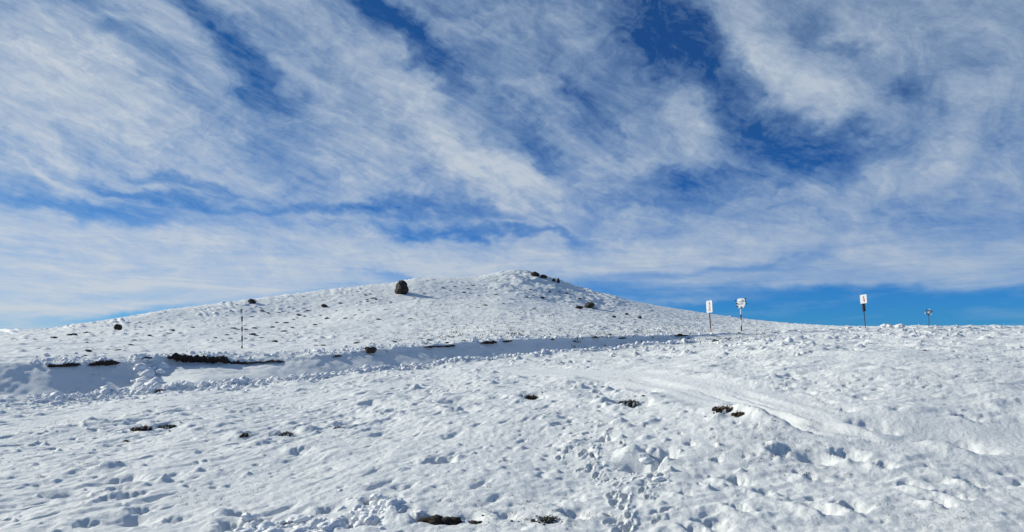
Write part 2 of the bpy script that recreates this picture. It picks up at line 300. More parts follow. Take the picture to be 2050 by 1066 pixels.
def H(x, y):
    x = np.asarray(x, float); y = np.asarray(y, float)
    px, d = polar(x, y)
    zb, DN_, DT_, DR_ = base(px, d)
    fg = sst(0.6, -0.6, d - DN_); hill = sst(0.0, 3.0, d - DT_); road = np.clip(1 - fg - hill, 0, 1)
    rgt = sst(1380, 1600, px) * sst(105, 80, d); hill = hill * (1 - rgt); fg = np.clip(fg + rgt * (d > DN_ - 1), 0, 1)
    near = sst(40, 12, d)
    z = zb.copy()
    # foreground
    td = trackdist(x, y); ta = np.abs(td); trk = sst(1.15, 0.65, ta) * fg
    rough = fg * (1 - 0.8 * trk) * (.78 + .42 * sst(-.22, .12, pn(x * .24 + 4, y * .17, 61)))
    wl = sst(4.0, -4.0, x)                                     # left: streaks run away from the viewer
    # self-steepened drift noise
    lf = fbm(x * .42, y * .36, 3, 3)
    z += rough * (0.085 + 0.0022 * d) * lf + fg * 0.10 * pn(x * .13, y * .12, 8) * sst(6, 12, d)
    c1, s1_ = math.cos(math.radians(66)), math.sin(math.radians(66)); c2, s2_ = math.cos(math.radians(14)), math.sin(math.radians(14))
    wx = x + .25 * pn(x * .9, y * .9, 21); wy = y + .25 * pn(x * .9, y * .9, 22)
    def streak(c, s, seed, f1, f2):
        u = wx * c + wy * s; v = -wx * s + wy * c
        n0 = pn(u * f1, v * f2, seed)
        sh = 0.10 * n0
        return pn((u + sh * c) * f1, (v + 0.18 * n0) * f2, seed) + .5 * pn(u * f1 * 2.3, v * f2 * 2.2, seed + 1)
    st = wl * streak(c1, s1_, 31, 1.2, 4.2) + (1 - wl) * streak(c2, s2_, 41, 1.2, 3.8)
    z += rough * st * (0.018 + 0.0009 * d)
    sp = 1.0 + 0.02 * d
    patch = 0.35 + 1.1 * sst(-0.15, 0.35, pn(x * .33, y * .27, 60))
    z += rough * patch * 0.34 * bumps(x, y, .62, .06, .24, .50, 50, .8, .6)
    z += rough * patch * 0.50 * bumps(x + 9, y + 4, .33, .025, .09, .50, 70, .95, .3)
    z += rough * 0.16 * bumps(x - 3, y + 7, 1.9, .15, .55, .35, 90, .9, .42, 1.9)
    far = sst(12, 30, d)
    z += rough * far * 0.30 * bumps(x - 31, y + 17, 2.4, .2, .7, .42, 190, 1, 0, 1.3)
    z += rough * far * 0.60 * bumps(x + 11, y + 27, .8, .07, .28, .6, 195, 1, .2, 1.2)
    z -= rough * patch * 1.05 * bumps(x + 21, y - 7, .74, .035, .15, .50, 110, -.9, .4, 1.5)
    z -= rough * patch * 0.95 * bumps(x + 5, y - 17, .34, .018, .075, .55, 115, -.95, .1, 1.4)
    lx, ly = .42, .91
    z -= rough * wl * .95 * bumps(x + 51, y - 7, .62, .03, .10, .60, 116, -.95, .3, 1, (lx, ly, 3.6))
    z -= rough * (1 - wl) * .60 * bumps(x + 71, y - 7, .70, .03, .095, .45, 117, -.9, .4, 1, (.94, .34, 2.6))
    z -= rough * wl * .55 * bumps(x + 61, y - 77, 1.5, .06, .20, .40, 118, -.95, .3, 1, (lx, ly, 3.2))
    z -= rough * 0.45 * bumps(x + 41, y - 37, 1.7, .08, .36, .40, 120, -.9, .4, 1.6)
    z += rough * near * 0.016 * fbm(x * 6, y * 5, 130, 2)
    z += fg * 0.006 * pn(x * 15, y * 13, 133)
    # trodden track: shallow trough with two ruts
    z += fg * (-0.035 * trk) * sst(1000, 1250, px)
    for pts_, wd_, dp_ in RTW:
        m = (x > pts_[0][0] - 1) & (x < pts_[-1][0] + 1) & (y > min(q[1] for q in pts_) - 1) & (y < max(q[1] for q in pts_) + 1)
        if not m.any(): continue
        td2 = trackdist(x[m] + .05 * pn(x[m] * 2, y[m] * 2, 320), y[m], pts_)          # + on the far side
        ends = sst(0, 1.2, np.hypot(x[m] - pts_[0][0], y[m] - pts_[0][1])) * sst(0, 1.2, np.hypot(x[m] - pts_[-1][0], y[m] - pts_[-1][1]))
        z[m] += ends * (-dp_ * sst(-wd_, -.5 * wd_, td2) * sst(4.2 * wd_, 1.4 * wd_, td2) + .22 * dp_ * np.exp(-((td2 - 4.2 * wd_) / (1.2 * wd_)) ** 2) + (1.1 if dp_ > .15 else .25) * dp_ * np.exp(-((td2 + 2.2 * wd_) / (1.1 * wd_)) ** 2))
    # sunken road and its banks
    z += road * (0.06 * fbm(x * .8, y * .8, 140, 3) + 0.02 * pn(x * 3, y * 3, 150))
    lip = np.exp(-((d - DT_ + 1.4) / 1.7) ** 2)
    z += lip * (0.13 * fbm(x * .9, y * .9, 160, 3) + 0.22 * bumps(x, y, .8, .15, .5, .55, 170, 1, 0, 1.2)) * (1 - rgt)
    edge = np.exp(-((d - DN_) / .8) ** 2) * (1 - rgt)
    z += edge * (0.10 * fbm(x * 1.3, y * 1.3, 180, 3) + .30 * bumps(x, y, .5, .08, .3, .7, 185, 1, 0, 1.1))
    # hill: fine hummocks, rills below the ridge on the left, rockier summit on the right
    hn = hill
    z += hn * (0.55 * fbm(x * .05, y * .05, 200, 3) * sst(0, 30, DR_ - d) * sst(0, 20, d - DT_) + 0.10 * fbm(x * .55, y * .55, 210, 3, .6))
    z += hn * (0.18 + .20 * sst(-.2, .3, pn(x * .12, y * .12, 221))) * bumps(x, y, 1.1, .2, .6, .65, 220, 1, 0, 1.2)
    z += hn * sst(-10, 20, x) * 0.24 * bumps(x, y, .85, .2, .5, .85, 230, .9, .4, 1.1)
    rill = np.exp(-((DR_ - d - 6) / 7.0) ** 2) * sst(860, 640, px)
    u = px * .075 + 2.2 * pn(x * .06, y * .06, 240) + .10 * d
    z += hill * rill * 0.60 * np.abs(pn(u * .8 + .6 * pn(x * .3, y * .3, 251), d * .05, 250)) * sst(-.3, .3, pn(px * .012, d * .02, 252))
    z += hill * sst(950, 1050, px) * sst(1300, 1180, px) * sst(50, 15, DR_ - d) * 0.7 * fbm(x * .16, y * .16, 260, 4, .6)
    # drifts placed as seen
    for (sx_, sy_, wpx, hh) in SCW:
        r_ = wpx / F * sy_ * .62; k = 3.2 * r_ + .3
        m = (np.abs(x - sx_) < k) & (np.abs(y - sy_) < k)
        if not m.any(): continue
        ex, ey = x[m] - sx_, y[m] - sy_
        a_ = ex * .92 + ey * .38; b_ = -ex * .38 + ey * .92
        a_ = a_ + .25 * r_ * pn(ex / r_ * 1.7, ey / r_ * 1.7, 300)
        b_ = b_ / (1.25 + .35 * pn(ex / r_ * 2, ey / r_ * 2, 301))
        cut = sst(-.75 * r_, -.45 * r_, a_) * sst(1.7 * r_, -.1 * r_, a_) * np.exp(-(b_ / (.85 * r_)) ** 4)
        b_ = b_ + .3 * r_ * pn(ex / r_ * 2.3, ey / r_ * 2.3, 302)
        rim = np.exp(-((a_ + 1.15 * r_) / (.6 * r_)) ** 2 - (b_ / (1.1 * r_)) ** 2)
        z[m] += -.95 * hh * cut * (1 + .3 * pn(ex / r_ * 3, ey / r_ * 3, 303)) + .42 * hh * rim
    # prints
    for (sx_, sy_, ang) in FTW:
        m = (np.abs(x - sx_) < .5) & (np.abs(y - sy_) < .5)
        if not m.any(): continue
        t = math.radians(ang); ex, ey = x[m] - sx_, y[m] - sy_
        a_ = ex * math.cos(t) + ey * math.sin(t); b_ = -ex * math.sin(t) + ey * math.cos(t)
        k_ = .65 + .5 * abs(math.sin(ang * 7.3 + sx_ * 31)); q = np.sqrt((a_ / (.105 * k_)) ** 2 + ((b_ + 1.5 * a_ * a_) / (.034 * k_)) ** 2) + .6 * pn(ex * 14 + sx_, ey * 14, 310) + .4 * pn(ex * 30, ey * 30, 311)
        z[m] += (-.055 + .02 * pn(ex * 12, ey * 12, 312)) * sst(1.5, .3, q) + .014 * np.exp(-((q - 1.35) / .28) ** 2)
    for (sx_, sy_, r_, dp) in PITS:
        m = (np.abs(x - sx_) < 3 * r_) & (np.abs(y - sy_) < 3 * r_)
        if not m.any(): continue
        q = np.hypot(x[m] - sx_, (y[m] - sy_) / .8) / r_
        z[m] += -dp * np.exp(-q ** 4) 
    return z
def hit(px, py, dmin=3.0, dmax=150.0): return flat_hit(px, py, dmin, dmax, H)
def zat(x, y): return float(H(np.array([x]), np.array([y]))[0])

EARTH = [ # foreground earth / grass patches: px, py, width px, height px, grassiness, label
 (885,1041,58,16,.15,'wide black earth gap in the foreground snow, left of the round earth hole'),
 (951,1043,28,14,.10,'small round black earth hole between the two wider foreground gaps'),
 (1096,1040,52,20,.9,'brown frosted grass and dark earth at the bottom edge, left of the footprints'),
 (1062,797,34,13,.8,'dark grass clump in the middle ground, right of centre and above the footprints'),
 (1262,808,44,14,.8,'broken row of dark grass showing through a drift left of the rusty grass clump'),
 (1452,820,40,17,1.0,'rusty orange brown grass clump beside the trodden track'),
 (1484,827,34,10,.6,'black earth edge at the start of the shaded track rut'),
 (285,858,40,14,.5,'straw coloured grass over an earth edge in the left foreground'),
 (337,856,32,12,.9,'dark frosted grass clump just right of the straw coloured one on the left'),
 (490,871,14,13,.2,'narrow black earth hole in a shaded hollow of the left foreground'),
 (573,872,26,18,.8,'speckled grass clump right of the narrow earth hole'),
 (322,783,26,8,.3,'slanting dark earth crack just below the sunken road on the left'),
 (252,884,10,9,.2,'tiny black earth hole below the straw coloured grass'),
 (676,858,16,12,.9,'small olive grass tuft poking out left of centre'),
 (1214,1030,14,7,.5,'small brown earth spot beside the lowest footprints'),
 (575,1050,26,16,.1,'dark gap between the snow lumps at the bottom left'),
 (1431,682,12,7,.2,'dark earth hole at the foot of the leaning trail sign'),
 (1851,702,10,5,.6,'tiny brown earth spot on the right hand snowfield'),
]
EW = []
for e in EARTH:
    x_, y_, z_ = hit(e[0], e[1]); EW.append((x_, y_)); PITS.append((x_, y_, e[2] / F * y_ * .5, .028 if y_ < 30 else .08))

# grid: rows follow the control lines, columns dense inside the view
ca = np.arctan((np.arange(-160, 2211, 2.0) - CX) / F)
side_l = np.linspace(-math.pi, ca[0], 90)[:-1]; side_r = np.linspace(ca[-1], math.pi, 90)[1:]
cols = np.concatenate([side_l, ca, side_r])
ph = np.clip(cols, -1.2, 1.2); cpx = CX + F * np.tan(ph)
D_ = np.array([np.interp(np.clip(cpx, GPX[0], GPX[-1]), GPX, GD[k]) for k in range(len(GD))])
rows = []
def seg(a, b, n, log=True):
    for i in range(n):
        t = i / n
        rows.append(np.exp(np.log(a) * (1 - t) + np.log(b) * t) if log else a * (1 - t) + b * t)
o1 = np.ones(len(cols))
seg(.3 * o1, 2.5 * o1, 14); seg(2.5 * o1, 5.2 * o1, 30); seg(5.2 * o1, D_[6] - .8, 430); seg(D_[6] - .8, D_[9] - .05, 80, False)
seg(D_[9] - .05, D_[10] + .1, 14, False); seg(D_[10] + .1, D_[11], 34, False); seg(D_[11], D_[13], 150, True); seg(D_[13], D_[14] + 3, 95, True)
seg(D_[14] + 3, D_[16], 14, True); seg(D_[16], D_[19], 22, True); rows.append(D_[19])
DD = np.array(rows); Rr = DD / np.cos(ph)[None, :]
XX = Rr * np.sin(cols)[None, :]; YY = Rr * np.cos(cols)[None, :]
ZZ = H(XX.ravel(), YY.ravel())
V = np.stack([XX.ravel(), YY.ravel(), ZZ], 1)
nr, nc = DD.shape
ii, jj = np.meshgrid(np.arange(nr - 1), np.arange(nc - 1), indexing='ij'); a = (ii * nc + jj).ravel()
Q = np.stack([a, a + 1, a + nc + 1, a + nc], 1)
# close the small hole under the viewer
V = np.vstack([V, [[0, 0, V[:nc, 2].mean()]]])
ctr = len(V) - 1; j = np.arange(nc - 1)
Q2 = np.stack([np.full(nc - 1, ctr), j + 1, j, j], 1)
me = mesh_np('snowfield', V, Q)

# ------------------------------------------------------------------ materials
def mat(name, build):
    m = bpy.data.materials.new(name); m.use_nodes = True; t = m.node_tree; b = t.nodes['Principled BSDF']; build(t, b); return m
def tn(t, scale, detail=4, rough=.55, coord='Object'):
    n = t.nodes.new('ShaderNodeTexNoise'); n.inputs['Scale'].default_value = scale; n.inputs['Detail'].default_value = detail; n.inputs['Roughness'].default_value = rough
    c = t.nodes.new('ShaderNodeTexCoord'); t.links.new(c.outputs[coord], n.inputs['Vector']); return n
def ramp(t, fac, stops):
    r = t.nodes.new('ShaderNodeValToRGB'); t.links.new(fac, r.inputs[0]); e = r.color_ramp.elements
    while len(e) < len(stops): e.new(.5)
    for i, (p, c) in enumerate(stops): e[i].position = p; e[i].color = (*c, 1)
    return r.outputs[0]
def bump(t, b, src, strength, dist):
    n = t.nodes.new('ShaderNodeBump'); n.inputs['Strength'].default_value = strength; n.inputs['Distance'].default_value = dist
    t.links.new(src, n.inputs['Height']); t.links.new(n.outputs[0], b.inputs['Normal'])
def snow(t, b):
    n = tn(t, .35, 5, .6); t.links.new(ramp(t, n.outputs[0], [(.3, (.775, .80, .80)), (.7, (.83, .845, .835))]), b.inputs['Base Color'])
    b.inputs['Roughness'].default_value = .72; b.inputs['Specular IOR Level'].default_value = .22
    f = tn(t, 17, 7, .72); bump(t, b, f.outputs[0], .75, .035)
SNOW = mat('snow', snow)
def clodsnow(t, b):
    b.inputs['Base Color'].default_value = (.85, .86, .87, 1); b.inputs['Roughness'].default_value = .7; b.inputs['Specular IOR Level'].default_value = .2
    f = tn(t, 18, 4, .6); bump(t, b, f.outputs[0], .6, .03)
CLOD = mat('packed_snow', clodsnow)
def earth(t, b):
    n = tn(t, 14, 6, .7); t.links.new(ramp(t, n.outputs[0], [(.3, (.010, .007, .006)), (.6, (.035, .022, .015)), (.78, (.09, .06, .04))]), b.inputs['Base Color'])
    b.inputs['Roughness'].default_value = .95; bump(t, b, n.outputs[0], .9, .05)
EARTHM = mat('peat_earth', earth)
def rock(t, b):
    n = tn(t, 1.4, 8, .68); c = ramp(t, n.outputs[0], [(.36, (.012, .010, .009)), (.52, (.035, .028, .022)), (.66, (.07, .056, .042)), (.8, (.15, .13, .10))])
    g = t.nodes.new('ShaderNodeNewGeometry'); s = t.nodes.new('ShaderNodeSeparateXYZ'); t.links.new(g.outputs['Normal'], s.inputs[0])
    b.inputs['Roughness'].default_value = .9; t.links.new(c, b.inputs['Base Color']); bump(t, b, n.outputs[0], 1.0, .25)
ROCK = mat('weathered_rock', rock)
def grassm(a, c_):
    def f(t, b):
        oi = tn(t, 3.0, 2, .5); t.links.new(ramp(t, oi.outputs[0], [(.35, a), (.65, c_)]), b.inputs['Base Color']); b.inputs['Roughness'].default_value = .85
    return f
GRD = mat('dark_grass', grassm((.028, .022, .014), (.085, .065, .038)))
GRS = mat('straw_grass', grassm((.09, .06, .028), (.34, .25, .13)))
GRR = mat('rusty_grass', grassm((.10, .042, .014), (.30, .14, .045)))
GRO = mat('olive_grass', grassm((.04, .04, .018), (.13, .12, .05)))
def plain(c, r=.55, metal=0.0, wear=.15):
    def f(t, b):
        n = tn(t, 9, 5, .65); k = 1 - wear
        t.links.new(ramp(t, n.outputs[0], [(.35, tuple(v * k for v in c)), (.65, c)]), b.inputs['Base Color']); b.inputs['Roughness'].default_value = r; b.inputs['Metallic'].default_value = metal
    return f
WHITE = mat('white_paint', plain((.80, .81, .82))); BLACK = mat('black_paint', plain((.018, .019, .022), .5, 0, .3))
RED = mat('faded_red_paint', plain((.55, .20, .13), .6)); BROWN = mat('rusty_steel', plain((.10, .055, .035), .8, 0, .5))
GREY = mat('galvanised_steel', plain((.20, .23, .26), .6)); BLUEG = mat('dark_blue_steel', plain((.03, .06, .10), .6)); PINK = mat('faded_pink_paint', plain((.66, .38, .31), .7))

me.materials.append(SNOW)
ground = tag(link(bpy.data.objects.new('snowfield', me)), 'snow covered ground with a sunken road rising to a rounded white hill', kind='structure')
del ground['label']

# ------------------------------------------------------------------ rocks
def blob_mesh(name, rad, seed, sub=3, amp=.35, fr=1.0, flat=.0, m=ROCK, facet=0.0):
    bm = bmesh.new(); bmesh.ops.create_icosphere(bm, subdivisions=sub, radius=1)
    o_ = Vector((seed * 3.7, seed * 1.3, seed * 7.1)); rnd = random.Random(seed)
    planes = [(Vector((rnd.gauss(0, 1), rnd.gauss(0, 1), rnd.gauss(0, 1))).normalized(), rnd.uniform(.62, .9)) for _ in range(9)]
    for v in bm.verts:
        d_ = v.co.normalized(); r = 1.0
        if facet:
            for n_, k_ in planes:
                c_ = d_.dot(n_)
                if c_ > .01: r = min(r, r * (1 - facet) + facet * min(r, k_ / c_))
        r += amp * mnoise.noise(d_ * 1.3 * fr + o_) + amp * .45 * mnoise.noise(d_ * 3.4 * fr + o_) + amp * .2 * mnoise.noise(d_ * 8 * fr + o_)
        tp = 1 - .22 * d_.z if m is ROCK else 1
        v.co = Vector((d_.x * rad[0] * tp, d_.y * rad[1] * tp, d_.z * rad[2])) * r
    me_ = bpy.data.meshes.new(name); bm.to_mesh(me_); bm.free(); me_.materials.append(m)
    for p in me_.polygons: p.use_smooth = m is not ROCK
    return me_
def rock_obj(px, py, wpx, hpx, label, seed, depth=.8, sink=.30, cap=None, m=ROCK, lean=0.0, sub=3):
    x_, y_, z_ = hit(px, py); s_ = y_ / F
    a_, c_ = wpx * s_ * .5, hpx * s_ * (.5 + sink * .5)
    root = empty('boulder', (x_, y_, z_)); tag(root, label, 'rock', 'rocks on the snowy hill')
    o = bpy.data.objects.new('rock_face', blob_mesh('rock_face', (a_ * 1.16, a_ * depth * 1.1, c_ * 1.04), seed, sub, .22, 1.0, 0, m, .75)); link(o, root)
    o.location = (0, 0, hpx * s_ * .5 - sink * hpx * s_ * .25); o.rotation_euler = (0, lean, seed * 1.7)
    if cap:
        for (ox, oz, rw, rh) in cap:
            q = bpy.data.objects.new('snow_cap', blob_mesh('snow_cap', (a_ * rw, a_ * depth * rw, c_ * rh), seed + 5, 2, .25, 1, 0, CLOD)); link(q, root)
            q.location = (a_ * ox, -.1 * a_, hpx * s_ * oz)
    return root
rock_obj(804, 587, 33, 23, 'large upright dark brown boulder standing alone near the ridge line', 3, .8, .25, sub=4)
rock_obj(504, 607, 17, 9, 'dark rock with snow on it breaking the ridge above the banded pole', 5, .8, .3, cap=[(.55, .55, .6, .5)])
rock_obj(237, 661, 14, 12, 'dark rock on the left ridge beside a spot of blue sky', 8, .8, .3)
rock_obj(649, 615, 12, 6, 'small dark rock on the slope left of the large upright boulder', 9, .9, .3)
rock_obj(743, 707, 26, 14, 'dark boulder with a snowy top on the bank of the sunken road', 12, .9, .3, cap=[(.1, .78, .75, .45)])
rock_obj(1181, 616, 24, 10, 'olive brown rock outcrop on the right flank of the hill', 14, .9, .3, cap=[(1.0, .3, .9, .75)])
rock_obj(1160, 618, 15, 5, 'low dark rock just left of the olive brown outcrop', 15, .9, .3)
rock_obj(1281, 638, 8, 5, 'rightmost small dark rock of the little row below the outcrop', 16, .9, .3)
rock_obj(1255, 631, 7, 4, 'small dark rock in the middle of the little row below the outcrop', 17, .9, .3)
rock_obj(1229, 636, 8, 4, 'leftmost small dark rock of the little row below the outcrop', 18, .9, .3)
for (px_, wp, hp, lb, sd) in [(1071, 18, 7, 'dark summit rock, leftmost of those on the skyline', 21), (1088, 13, 6, 'dark summit rock, second from the left on the skyline', 22),
                              (1109, 9, 5, 'dark summit rock, third from the left on the skyline', 23), (1118, 6, 8, 'thin upright summit rock, rightmost on the skyline', 24)]:
    pyr = float(np.interp(px_, PR, yR)) + 3.5
    rock_obj(px_, pyr, wp, hp, lb, sd, .9, .4)
# snow covered boulders on the right skyline
for k, (px_, py_, wp, hp, lb) in enumerate([(1776, 656, 20, 11, 'snow covered lump on the right skyline, left of the pair'), (1802, 656, 16, 9, 'snow covered lump on the right skyline, right of the pair'),
                                            (1700, 658, 12, 5, 'small snow lump on the skyline left of the sign with the black sleeve')]):
    x_, y_, z_ = hit(px_, py_); s_ = y_ / F
    o = bpy.data.objects.new('snow_mound', blob_mesh('snow_mound', (wp * s_ * .55, wp * s_ * .5, hp * s_ * .52), 40 + k, 4, .6, 1.9, 0, CLOD, .4)); link(o)
    o.location = (x_, y_, z_ + hp * s_ * .15); tag(o, lb, 'snow mound', 'snow lumps on the right skyline')

# ------------------------------------------------------------------ peat edges of the sunken road
def bank(pts, label, seed, thick=1.0):
    """pts: (px, top py, bottom py) along an exposed earth edge"""
    rnd = random.Random(seed); P = []
    for i in range(len(pts) - 1):
        (a0, t0, b0), (a1, t1, b1) = pts[i], pts[i + 1]; n = max(2, int(abs(a1 - a0) / 2.2))
        for k in range(n): f = k / n; P.append((a0 + (a1 - a0) * f, t0 + (t1 - t0) * f, b0 + (b1 - b0) * f))
    P.append(pts[-1]); V_ = []; F_ = []; m = 10; L = len(P); w0 = None
    for i, (p, t, b) in enumerate(P):
        d_ = float(np.interp(p, GPX, GD[9])) + .12
        e_ = min(1, i / 3, (L - 1 - i) / 3) if L > 6 else (0 if i in (0, L - 1) else 1)
        hgt = (b - t) * d_ / F * (.25 + .75 * e_) * rnd.uniform(.7, 1.2) * (.8 + .5 * mnoise.noise(Vector((p * .12, seed, 0)))); zc_ = (HY - (b + t) / 2) * d_ / F + (rnd.uniform(-.12, .12) + .4 * mnoise.noise(Vector((p * .09, seed + 5, 0)))) * hgt
        for q in range(m):
            an = 2 * math.pi * q / m; rj = rnd.uniform(.75, 1.2)
            y2 = d_ + math.cos(an) * .22 * rj * thick * (.3 + .7 * e_) ; z2 = zc_ + math.sin(an) * hgt * .55 * rj
            V_.append(((p - CX) / F * d_ + rnd.uniform(-.02, .02), y2 + .1, z2))
        if i:
            for q in range(m): F_.append(((i-1)*m+q, (i-1)*m+(q+1) % m, i*m+(q+1) % m, i*m+q))
    Vn = np.array(V_); c0 = Vn.mean(0)
    mm = mesh_np('peat_bank', Vn - c0, F_, False); mm.materials.append(EARTHM)
    o = link(bpy.data.objects.new('peat_bank', mm)); o.location = c0; tag(o, label, 'earth bank', 'exposed peat edges along the sunken road')
    return o
bank([(92, 729, 737), (120, 730, 736), (140, 727, 735), (157, 727, 733)], 'dark peat edge at the far left end of the sunken road', 1)
bank([(174, 729, 733), (200, 722, 733), (225, 722, 732), (238, 725, 728)], 'dark peat edge, second from the left above the shaded road', 2)
bank([(281, 718, 721), (295, 713, 720), (303, 715, 719)], 'short brown peat spot left of the longest peat edge', 3, .7)
bank([(333, 712, 719), (350, 708, 722), (365, 711, 727), (400, 713, 728), (440, 713, 729), (460, 717, 732)], 'longest and thickest black peat edge over the snow drift', 4, 1.4)
bank([(458, 722, 732), (490, 724, 731), (520, 724, 728), (545, 721, 726), (570, 722, 726)], 'thin black peat edge tapering right of the thickest one', 5)
bank([(664, 713, 718), (674, 710, 716), (686, 713, 716)], 'short peat edge left of the snow topped boulder', 6, .8)
bank([(848, 693, 697), (880, 692, 697), (912, 690, 695)], 'thin broken peat edge right of the snow topped boulder', 7, .7)
bank([(962, 685, 691), (975, 682, 690), (995, 683, 689)], 'dark peat edge near the middle of the sunken road', 8)
bank([(1006, 680, 688), (1016, 681, 686), (1026, 680, 685)], 'small dark peat edge just right of the middle one', 9, .8)
bank([(1186, 674, 679), (1193, 672, 678), (1200, 675, 678)], 'dark peat lump on the far bank right of centre', 10, .8)
bank([(1235, 676, 680), (1250, 675, 680), (1258, 677, 679)], 'low peat edge on the far bank, between the peat lump and the right end', 11, .8)
bank([(1350, 670, 673.5), (1365, 669, 675), (1382, 671, 674)], 'dark peat edge at the right end of the sunken road near the signs', 12, .8)

# ------------------------------------------------------------------ grass
def blades(name, W, D2, Hh, n, m, seed, spread=.9, wid=.006):
    rnd = random.Random(seed); V_ = []; F_ = []
    for k in range(n):
        r = math.sqrt(rnd.random()); t = rnd.random() * 6.283; bx_, by_ = r * math.cos(t) * W, r * math.sin(t) * D2
        h = Hh * rnd.uniform(.45, 1.1) * (1 - .5 * r); an = rnd.random() * 6.283; ln = rnd.uniform(.1, spread) * h
        ex, ey = math.cos(an) * ln + .25 * h, math.sin(an) * ln; wv = wid * rnd.uniform(.6, 1.4); wx_, wy_ = -math.sin(an) * wv, math.cos(an) * wv
        i = len(V_)
        V_ += [(bx_ - wx_, by_ - wy_, -.3 * Hh), (bx_ + wx_, by_ + wy_, -.3 * Hh), (bx_ + ex * .45 + wx_, by_ + ey * .45 + wy_, h * .65), (bx_ + ex * .45 - wx_, by_ + ey * .45 - wy_, h * .65), (bx_ + ex, by_ + ey, h * .85)]
        F_ += [(i, i+1, i+2), (i, i+2, i+3), (i+3, i+2, i+4)]
    mm = mesh_np(name, V_, F_, False); mm.materials.append(m); return mm
for k, ((px_, py_, wp, hp, gr, lb), (x_, y_)) in enumerate(zip(EARTH, EW)):
    s_ = y_ / F; W = wp * s_ * .5; z_ = zat(x_, y_); gz = 1.62 / y_
    hh = hp * s_
    root = empty('earth_patch', (x_, y_, z_)); tag(root, lb, 'bare earth', 'earth and grass showing through the snow')
    rnd = random.Random(k + 5); nb = max(3, int(wp / 4))
    for q in range(nb):
        ox = rnd.uniform(-1, 1) * W; oy = rnd.gauss(0, .45) * max(hh / (gz + .12), W * .3) * .35; rr = W * rnd.uniform(.12, .36) * (1.35 if gr < .3 else .85)
        o = bpy.data.objects.new('earth', blob_mesh('earth', (rr * 1.3, rr, min(rr * .8, hh * .5)), 60 + k * 7 + q, 2, .75, 2.2, 0, EARTHM)); link(o, root)
        o.location = (ox, oy, rnd.uniform(-.05, .3) * rr + .08 * hh)
    for q in range(nb // 2 + 2):
        rr = W * rnd.uniform(.04, .11); ox, oy = rnd.gauss(0, 1.1) * W, rnd.gauss(0, .8) * W
        o = bpy.data.objects.new('earth', blob_mesh('earth', (rr * 1.4, rr, rr * .8), 900 + k * 7 + q, 1, .6, 2, 0, EARTHM)); link(o, root)
        o.location = (ox, oy, zat(x_ + ox, y_ + oy) - z_ + rr * .3)
    for q in range(max(1, nb // 3)):
        rr = W * rnd.uniform(.08, .20); o = bpy.data.objects.new('snow_crumb', blob_mesh('snow_crumb', (rr * 1.3, rr, rr * .7), 600 + k * 7 + q, 2, .6, 2, 0, CLOD)); link(o, root)
        o.location = (rnd.uniform(-1, 1) * W, rnd.uniform(-.3, .3) * W, hh * .25)
    if gr > .12:
        mm = {5: GRR, 7: GRS, 13: GRO}.get(k, GRD if k % 2 else GRO)
        o = bpy.data.objects.new('grass_blades', blades('grass_blades', W * .95, W * .5, hh * .95, int(30 + 190 * gr), mm, k, 1.0, .0045 + y_ * .00035)); link(o, root); o['kind'] = 'stuff'
        o2 = bpy.data.objects.new('frosted_blades', blades('frosted_blades', W * 1.1, W * .6, hh * .9, int(20 + 60 * gr), CLOD if k % 3 else GRS, k + 90, 1.0, .005 + y_ * .0004)); link(o2, root); o2['kind'] = 'stuff'
# small snow rimmed tufts on the hill
def r1(l): return [(90 + a_ * .2488, 540 + b_ * .2488, c_) for a_, b_, c_ in l]
def r2(l): return [(560 + a_ * .2488, 540 + b_ * .2488, c_) for a_, b_, c_ in l]
def r3(l): return [(1000 + a_ * .2488, 540 + b_ * .2488, c_) for a_, b_, c_ in l]
TL = r1([(70,545,15),(195,525,12),(235,520,13),(335,508,16),(335,585,8),(460,577,6),(720,567,11),(690,605,12),(350,653,15),(590,648,14),(320,690,10),(170,688,8),(400,688,9),(640,615,7),(672,455,5)])
TM = r1([(1025,487,11),(940,462,8),(1190,463,9),(840,527,10),(1010,513,8),(1290,423,6),(1370,547,8),(1465,527,10),(1495,553,10),(1515,472,14),(1555,482,8),(1615,482,9),(1660,380,9),(1745,332,12),
         (1795,347,8),(1878,343,9),(1610,452,9),(1685,471,12),(1670,522,13),(1700,530,10),(1745,547,10),(1830,464,13),(1865,425,8),(1945,429,13),(1920,497,16),(1850,578,14),(2040,361,9),(1000,562,5)])
TR = r2([(690,202,8),(730,198,9),(700,240,8),(755,232,14),(745,270,8),(705,257,8),(820,215,6),(780,242,9),(890,263,6),(485,270,9),(225,330,9),(160,367,12),(200,373,7),(145,390,8),(110,402,7),
         (50,428,13),(330,370,6),(455,331,6),(385,393,13),(530,393,12),(575,389,7),(610,366,9),(670,343,8),(712,330,10),(640,326,8),(285,443,10),(330,434,7),(200,463,7),(100,463,9),(30,497,16),(795,400,12),(590,205,6)])
TS = r2([(1050,397,12),(1315,149,9),(1410,138,8),(1370,166,7),(1480,184,10),(1515,154,9),(1550,128,10),(1455,229,6),(1740,201,8),(1830,76,6),(1830,138,6),(1915,151,6),(1985,223,7),(1650,286,12),(1600,306,10),(1865,238,9),(850,321,9)])
TE = r3([(220,223,8),(270,209,7),(340,227,12),(100,239,10),(640,233,10),(680,233,7),(540,192,8),(1085,400,6),(30,276,9),(250,160,8),(400,175,8),(480,180,8)])
TB = r2([(620,592,14),(740,592,9),(350,608,12),(290,608,9),(925,582,12),(1200,567,12),(1350,590,12),(1480,570,9),(1180,600,10)]) + r3([(420,560,12),(600,575,9),(890,525,9),(1230,545,8)])
protos = []
for k in range(6):
    protos.append((blob_mesh('earth', (.5, .38, .26), 200 + k, 2, .45, 1.4, 0, EARTHM), blades('grass_blades', .46, .34, .26, 60, GRD if k % 2 else GRO, 300 + k, 1.3, .03)))
cnt = 0
